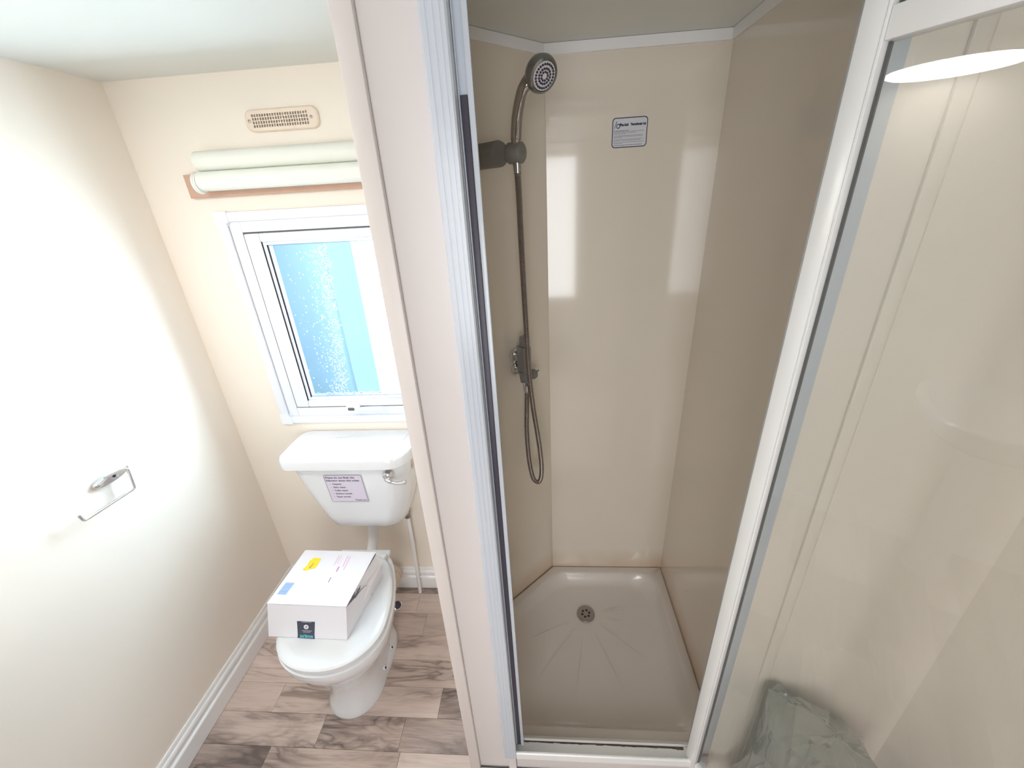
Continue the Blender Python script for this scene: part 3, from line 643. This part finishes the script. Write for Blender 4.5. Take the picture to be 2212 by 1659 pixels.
# front, bottom, back, left, top
wallq(q, B(FL, zb), B(FR, zb), B(TR_, zt), B(TL_, zt), th)
wallq(q, B(FR, zb+0.0013), B(FL, zb+0.0013), B(BL_, zb+0.0013), B(BR_, zb+0.0013), th)
wallq(q, B(BR_, zb), B(BL_, zb), B(TBL, zt), B(TBR, zt), th)
wallq(q, B(BL_, zb), B(FL, zb), B(TL_, zt), B(TBL, zt), th)
q.build('carton', CARD, bx)
q = MB(); wallq(q, (TL_[0]-0.0005, TL_[1]-0.0005, zt+0.0012), (TR_[0]+0.001, TR_[1]-0.0005, zt+0.0012), (TBR[0]+0.001, TBR[1]+0.001, zt+0.0035), (TBL[0]-0.0005, TBL[1]+0.001, zt+0.0015), -th)
q.build('top_flap', CARD, bx)
# right side: low outer wall with a slanting top, tall inner flap set back
q = MB()
a = Vector(B(FR, zb)); b_ = Vector(B(BR_, zb)); ta = Vector((TR_[0], TR_[1], zt)); tb = Vector((-0.574, 0.985, zt))
def sp(s, t): return a.lerp(b_, s).lerp(ta.lerp(tb, s), t)
poly = [sp(0, 0), sp(0.62, 0), sp(0.66, 0.40), sp(0.52, 0.66), sp(0.30, 0.78), sp(0, 0.985)]
off = Vector((-th, 0, 0)); q.loft([poly, [p+off for p in poly]], True, True, False); q.build('side_wall', CARD, bx)
q = MB(); poly = [sp(0.02, 0.02)+Vector((-0.006, 0, 0)), sp(0.99, 0.04)+Vector((-0.004, 0, 0)), sp(1.0, 0.60)+Vector((0.012, 0, 0)), sp(0.985, 0.97)+Vector((-0.002, 0, 0)), sp(0.04, 0.94)+Vector((-0.008, 0, 0))]
q.loft([poly, [p+off for p in poly]], True, True, False); q.build('inner_flap', CARD, bx)
q = MB()
for (s0, t0, s1, t1, wd) in ((0.14, 0.86, 0.22, 0.95, 0.006), (0.20, 0.80, 0.27, 0.96, 0.004), (0.26, 0.80, 0.40, 0.84, 0.008), (0.32, 0.84, 0.34, 0.97, 0.002), (0.37, 0.80, 0.43, 0.87, 0.003)):
    q.tube([sp(s0, t0)+Vector((-0.0022, 0, 0)), sp(s1, t1)+Vector((-0.0022, 0, 0))], wd*0.35, 6)
q.build('side_print', DGREY, bx)
# stickers and print on the top
def tp(x, y, h=0.0): 
    f = (y-0.784)/0.205; return Vector((x, y, zt+0.0026+0.0006+0.0014*f*(0.3+0.7*(x+0.84)/0.27)+h))
def tpoly(mb, P, h=0.0, t_=0.0003): mb.loft([[tp(x, y, h) for x, y in P], [tp(x, y, h+t_) for x, y in P]], True, True, False)
q = MB(); tpoly(q, [(-0.797, 0.912), (-0.786, 0.908), (-0.757, 0.918), (-0.754, 0.931), (-0.756, 0.958), (-0.781, 0.959), (-0.790, 0.948), (-0.789, 0.930)]); ys = q.build('yellow_sticker', YELLOW, bx)
q = MB(); text_into(q, 'LTN4', tp(-0.7735, 0.938, 0.0006), Vector((-0.25, -1, 0)).normalized(), Vector((1, -0.25, 0)).normalized(), 0.0085, 0.0002); q.build('sticker_code', DGREY, ys)
q = MB(); tpoly(q, [(-0.829, 0.821), (-0.800, 0.820), (-0.795, 0.861), (-0.824, 0.862)]); bcd = q.build('barcode', PALEB, bx)
q = MB(); y = 0.8225
while y < 0.860:
    h_ = rs.choice((0.0006, 0.0006, 0.0012)); f = (y-0.821)/0.04*0.005
    tpoly(q, [(-0.8285+f, y), (-0.8005+f, y), (-0.8005+f, y+h_), (-0.8285+f, y+h_)], 0.0004); y += h_+rs.uniform(0.0014, 0.003)
q.build('barcode_lines', BARB, bcd, 'stuff')
q = MB()
for i, (x, y0, y1, wd) in enumerate(((-0.700, 0.930, 0.966, 0.004), (-0.692, 0.936, 0.966, 0.0035), (-0.682, 0.905, 0.960, 0.0012), (-0.669, 0.925, 0.968, 0.005), (-0.660, 0.912, 0.966, 0.005))):
    y = y0
    while y < y1:
        h_ = rs.uniform(0.0012, 0.0035); tpoly(q, [(x, y), (x+wd, y), (x+wd, y+h_), (x, y+h_)]); y += h_+0.0012
q.build('address_print', PINKP, bx, 'stuff')
MAUVE = mat('mauve_print', (0.42, 0.22, 0.48), 0.5)
for x, y0, y1, wd in ((-0.688, 0.865, 0.884, 0.0032), (-0.680, 0.905, 0.924, 0.0036)):
    q = MB(); tpoly(q, [(x, y0), (x+wd, y0), (x+wd, y1), (x, y1)], 0.0); q.build('address_line', MAUVE, bx)
# dark label on the front
fa = Vector(B(FL, zb)); fu = (Vector(B(FR, zb))-fa).normalized(); fv = (Vector(B(TL_, zt))-fa).normalized(); fnn = fu.cross(fv).normalized()
fnn = fnn if fnn.y < 0 else -fnn
def fp(s, t, h): return fa + fu*s + fv*t + fnn*h
def fpoly(mb, P, h, t_=0.0003): mb.loft([[fp(x, y, h) for x, y in P], [fp(x, y, h+t_) for x, y in P]], True, True, False)
q = MB(); fpoly(q, [(0.0935, 0.000), (0.112, -0.0005), (0.1485, -0.0015), (0.1475, 0.012), (0.1495, 0.0565), (0.0930, 0.0570), (0.0945, 0.012)], 0.0004); fl_ = q.build('front_label', NAVY, bx)
q = MB(); c0 = (0.122, 0.0385)
ri = [[fp(c0[0]+r*math.cos(a*PI/12), c0[1]+r*math.sin(a*PI/12), 0.0010) for a in range(24)] for r in (0.0078, 0.0036)]; q.loft(ri, False, False, False)
q.build('play_ring', CARD, fl_)
q = MB(); fpoly(q, [(0.1198, 0.0360), (0.1248, 0.0385), (0.1198, 0.0410)], 0.0008); q.build('play_arrow', CARD, fl_)
q = MB()
for x0, x1, z in ((0.109, 0.137, 0.0545), (0.1085, 0.1385, 0.0250), (0.1125, 0.134, 0.0205)):
    x = x0
    while x < x1: wd = rs.uniform(0.001, 0.0025); fpoly(q, [(x, z), (x+wd, z), (x+wd, z+0.0011), (x, z+0.0011)], 0.0008); x += wd+0.0005
q.build('label_print', CARD, fl_, 'stuff')
q = MB(); text_into(q, 'prime', fp(0.1020, 0.0025, 0.0011), fu, fv, 0.0165, 0.0008, sx=1.05); q.build('lettering', TEAL, fl_)

# ------------------------------------------------------------------ wall fittings
ve = empty('air_vent', (-0.70, YB, 1.842), 'cream oblong air vent with small slots high on back wall', 'vent')
q = MB(); vx0, vx1, vz0, vz1 = -0.806, -0.596, 1.8145, 1.8685
gx0, gx1, gz0, gz1 = -0.786, -0.624, 1.8245, 1.8580
o1 = rrect(vx0, vx1, vz0, vz1, 0.020, 8); o2 = rrect(vx0+0.003, vx1-0.003, vz0+0.003, vz1-0.003, 0.018, 8)
ii = rrect(gx0, gx1, gz0, gz1, 0.0005, 8)
q.loft([[Vector((a, YB-0.0003, b_)) for a, b_ in o1], [Vector((a, YB-0.005, b_)) for a, b_ in o1], [Vector((a, YB-0.0075, b_)) for a, b_ in o2], [Vector((a, YB-0.0075, b_)) for a, b_ in ii], [Vector((a, YB-0.0018, b_)) for a, b_ in ii]], False, False, False)
q.build('vent_plate', VENTM, ve)
MB().box(gx0, gx1, YB-0.0016, YB-0.0008, gz0, gz1).build('slot_glint_sheet', FOIL, ve)  # reflective sheet added so the slots look bright with daylight behind
q = MB(); nx = 22
for i in range(nx+1): x = gx0+(gx1-gx0)*i/nx; q.box(x-0.0011, x+0.0011, YB-0.0073, YB-0.0022, gz0, gz1)
for i in range(5): z = gz0+(gz1-gz0)*i/4; q.box(gx0, gx1, YB-0.0072, YB-0.0023, z-0.0011, z+0.0011)
q.build('grille', VENTM, ve, 'stuff')
for x in (-0.7935, -0.616): MB().lathe([(0.0042, 0), (0.004, 0.0012), (0.0001, 0.0018)], (x, YB-0.0076, 1.842), (0, -1, 0), 14).build('screw', STEEL, ve)

rb = empty('roller_blind', (-0.72, YB, 1.69), 'rolled up ivory roller blind on pinkish wooden batten above window', 'blind')
MB().box(-1.036, -0.33, YB-0.014, YB-0.0003, 1.659, 1.722, 0.001).build('batten', BOARD, rb)
MB().lathe([(0.0001, 0), (0.0255, 0.0004), (0.0265, 0.003), (0.0265, 0.640), (0.0001, 0.641)], (-0.9650, YB-0.0280, 1.7505), (1, 0, 0), 32).build('fabric_roll', BLIND, rb)
MB().lathe([(0.0001, 0), (0.0245, 0.0004), (0.0255, 0.003), (0.0255, 0.640), (0.0001, 0.641)], (-0.9620, YB-0.0445, 1.6995), (1, 0, 0), 32).build('cassette', BLINDC, rb)
MB().lathe([(0.0001, 0), (0.0275, 0.0006), (0.029, 0.003), (0.029, 0.0065), (0.0265, 0.0085), (0.0265, 0.012)], (-0.9745, YB-0.0445, 1.6965), (1, 0, 0), 32).build('end_bracket', BLINDC, rb)
# bead chain: hangs down and lies in loops on the cistern lid
zc = 0.8432
path = catmull([(-0.4935, 1.285, 1.66), (-0.494, 1.285, 1.25), (-0.4945, 1.284, 0.90), (-0.4950, 1.278, 0.852), (-0.499, 1.262, zc), (-0.503, 1.235, zc), (-0.512, 1.190, zc), (-0.530, 1.172, zc), (-0.565, 1.166, zc), (-0.605, 1.163, zc), (-0.650, 1.168, zc), (-0.700, 1.171, zc), (-0.736, 1.176, zc), (-0.762, 1.164, zc), (-0.800, 1.157, zc), (-0.845, 1.172, zc), (-0.874, 1.200, zc), (-0.872, 1.232, zc), (-0.830, 1.252, zc), (-0.780, 1.248, zc), (-0.735, 1.246, zc), (-0.706, 1.262, zc), (-0.712, 1.283, zc+0.003), (-0.760, 1.285, zc+0.003), (-0.790, 1.278, zc+0.002), (-0.775, 1.258, zc), (-0.752, 1.215, zc), (-0.738, 1.180, zc), (-0.705, 1.215, zc), (-0.672, 1.262, zc), (-0.640, 1.283, zc+0.003), (-0.600, 1.285, zc+0.003)], 14)
acc = [0.0]
for a, b_ in zip(path, path[1:]): acc.append(acc[-1] + (b_-a).length)
q = MB(); s = 0; j = 0
while s < acc[-1]:
    while j < len(acc)-2 and acc[j+1] < s: j += 1
    p = path[j].lerp(path[j+1], (s-acc[j])/max(1e-9, acc[j+1]-acc[j]))
    q.lathe([(0.0001, -0.0014), (0.0012, -0.0008), (0.0014, 0), (0.0012, 0.0008), (0.0001, 0.0014)], p, (0, 0, 1), 6); s += 0.0062
q.tube(path[::3], 0.0004, 4); bc = q.build('bead_chain', WHITE, rb, 'stuff')

tr = empty('toilet_roll_holder', (XL, 0.835, 0.985), 'empty chrome toilet roll holder on left wall', 'toilet roll holder')
# lens shaped plate standing on the wall
q = MB(); rg = []
for h_, k in ((0.0005, 1.0), (0.012, 1.0), (0.016, 0.9), (0.018, 0.6)):
    rg.append([Vector((XL+h_, 0.838+0.048*k*math.cos(a)*(1), 0.983+0.0125*k*math.copysign(abs(math.sin(a))**0.8, math.sin(a)))) for a in [2*PI*i/32 for i in range(32)]])
q.loft(rg, True, True); q.build('backplate', CHROME, tr)
MB().lathe([(0.004, 0), (0.004, 0.001), (0.0001, 0.0012)], (XL+0.0182, 0.838, 0.985), (1, 0, 0), 12).build('plate_screw', DARK, tr)
arm = [(XL+0.022, 0.812, 0.998), (XL+0.030, 0.845, 0.996), (XL+0.036, 0.858, 0.9935), (XL+0.037, 0.862, 0.990), (XL+0.037, 0.861, 0.984), (XL+0.037, 0.8555, 0.938), (XL+0.037, 0.854, 0.932), (XL+0.037, 0.849, 0.9305), (XL+0.037, 0.728, 0.939), (XL+0.037, 0.719, 0.9405), (XL+0.037, 0.716, 0.944), (XL+0.037, 0.713, 0.961)]
MB().tube(arm, 0.0034, 12).build('roll_arm', CHROME, tr)

# ------------------------------------------------------------------ bag in the corner behind the glass door
q = MB(); rg = []; nb_ = 110
for i in range(46):
    t = i/40; r_ = []
    for k in range(nb_):
        a = 2*PI*k/nb_; cx, cy = 0.640, 0.554
        sh_ = 1.0 if t <= 1 else max(0.02, 1 - (t-1)/0.125*0.98)          # gathered top
        ex = 0.150*(1-0.05*min(t, 1)**2)*sh_; ey = 0.080*(1-0.10*min(t, 1))*sh_
        x = cx + ex*math.copysign(abs(math.cos(a))**0.55, math.cos(a)); y = cy + ey*math.copysign(abs(math.sin(a))**0.6, math.sin(a))
        z = 0.004 + 0.505*min(t, 1) + (0.012*(1-sh_) if t > 1 else 0)
        nv = noise.noise_vector(Vector((x*12, y*12, z*5)))*0.022 + noise.noise_vector(Vector((x*34+3+z*9, y*34, z*8)))*0.012 + noise.noise_vector(Vector((x*95, y*95+7, z*26)))*0.0035
        drop = (0.10 + 0.55*max(0, x-0.53))*max(0, x-0.53)*3.2
        tt = min(t, 1)
        p = Vector((x+nv.x*min(1, tt*4), min(0.636, y+nv.y), max(0.002, z - drop*tt + nv.z*(0.6 if t < 1 else 1.3)))); r_.append(p)
    rg.append(r_)
q.loft(rg, True, True); bgo = q.build('plastic_bag', BAG)
tag(bgo, 'crumpled grey green plastic bag in the corner behind the glass door', 'bag')

# pedestal basin and ceiling lamp, seen mirrored in the glass door
ba = empty('washbasin', (-0.93, 0.02, 0), 'white pedestal washbasin on left wall, mirrored faintly in glass door', 'washbasin')
rg = []
for z, k in ((0.700, 0.45), (0.72, 0.75), (0.77, 0.93), (0.825, 1.0), (0.835, 0.985), (0.832, 0.86), (0.80, 0.78), (0.74, 0.55), (0.725, 0.2)):
    rg.append([Vector((max(XL+0.003, -0.945 + 0.30*k*math.cos(a)), 0.0 + 0.25*k*math.copysign(abs(math.sin(a))**0.8, math.sin(a)), z)) for a in [2*PI*i/40 for i in range(40)]])
MB().loft(rg, True, True).build('bowl', CERAM, ba)
MB().lathe([(0.085, 0.0006), (0.085, 0.02), (0.065, 0.06), (0.06, 0.5), (0.085, 0.715)], (-1.02, 0.0, 0), (0, 0, 1), 32).build('pedestal', CERAM, ba)
la = empty('ceiling_lamp', (-0.985, 0.445, ZC), 'round white ceiling light reflected at top of glass door', 'ceiling light')
LX, LY = -0.985, 0.445
MB().lathe([(0.100, 0.0005), (0.100, 0.046), (0.172, 0.047), (0.172, 0.0505)], (LX, LY, ZC), (0, 0, -1), 48).build('base', WHITE, la)
MB().lathe([(0.170, 0.051), (0.170, 0.055), (0.160, 0.059), (0.0001, 0.060)], (LX, LY, ZC), (0, 0, -1), 48).build('diffuser', LAMP, la)
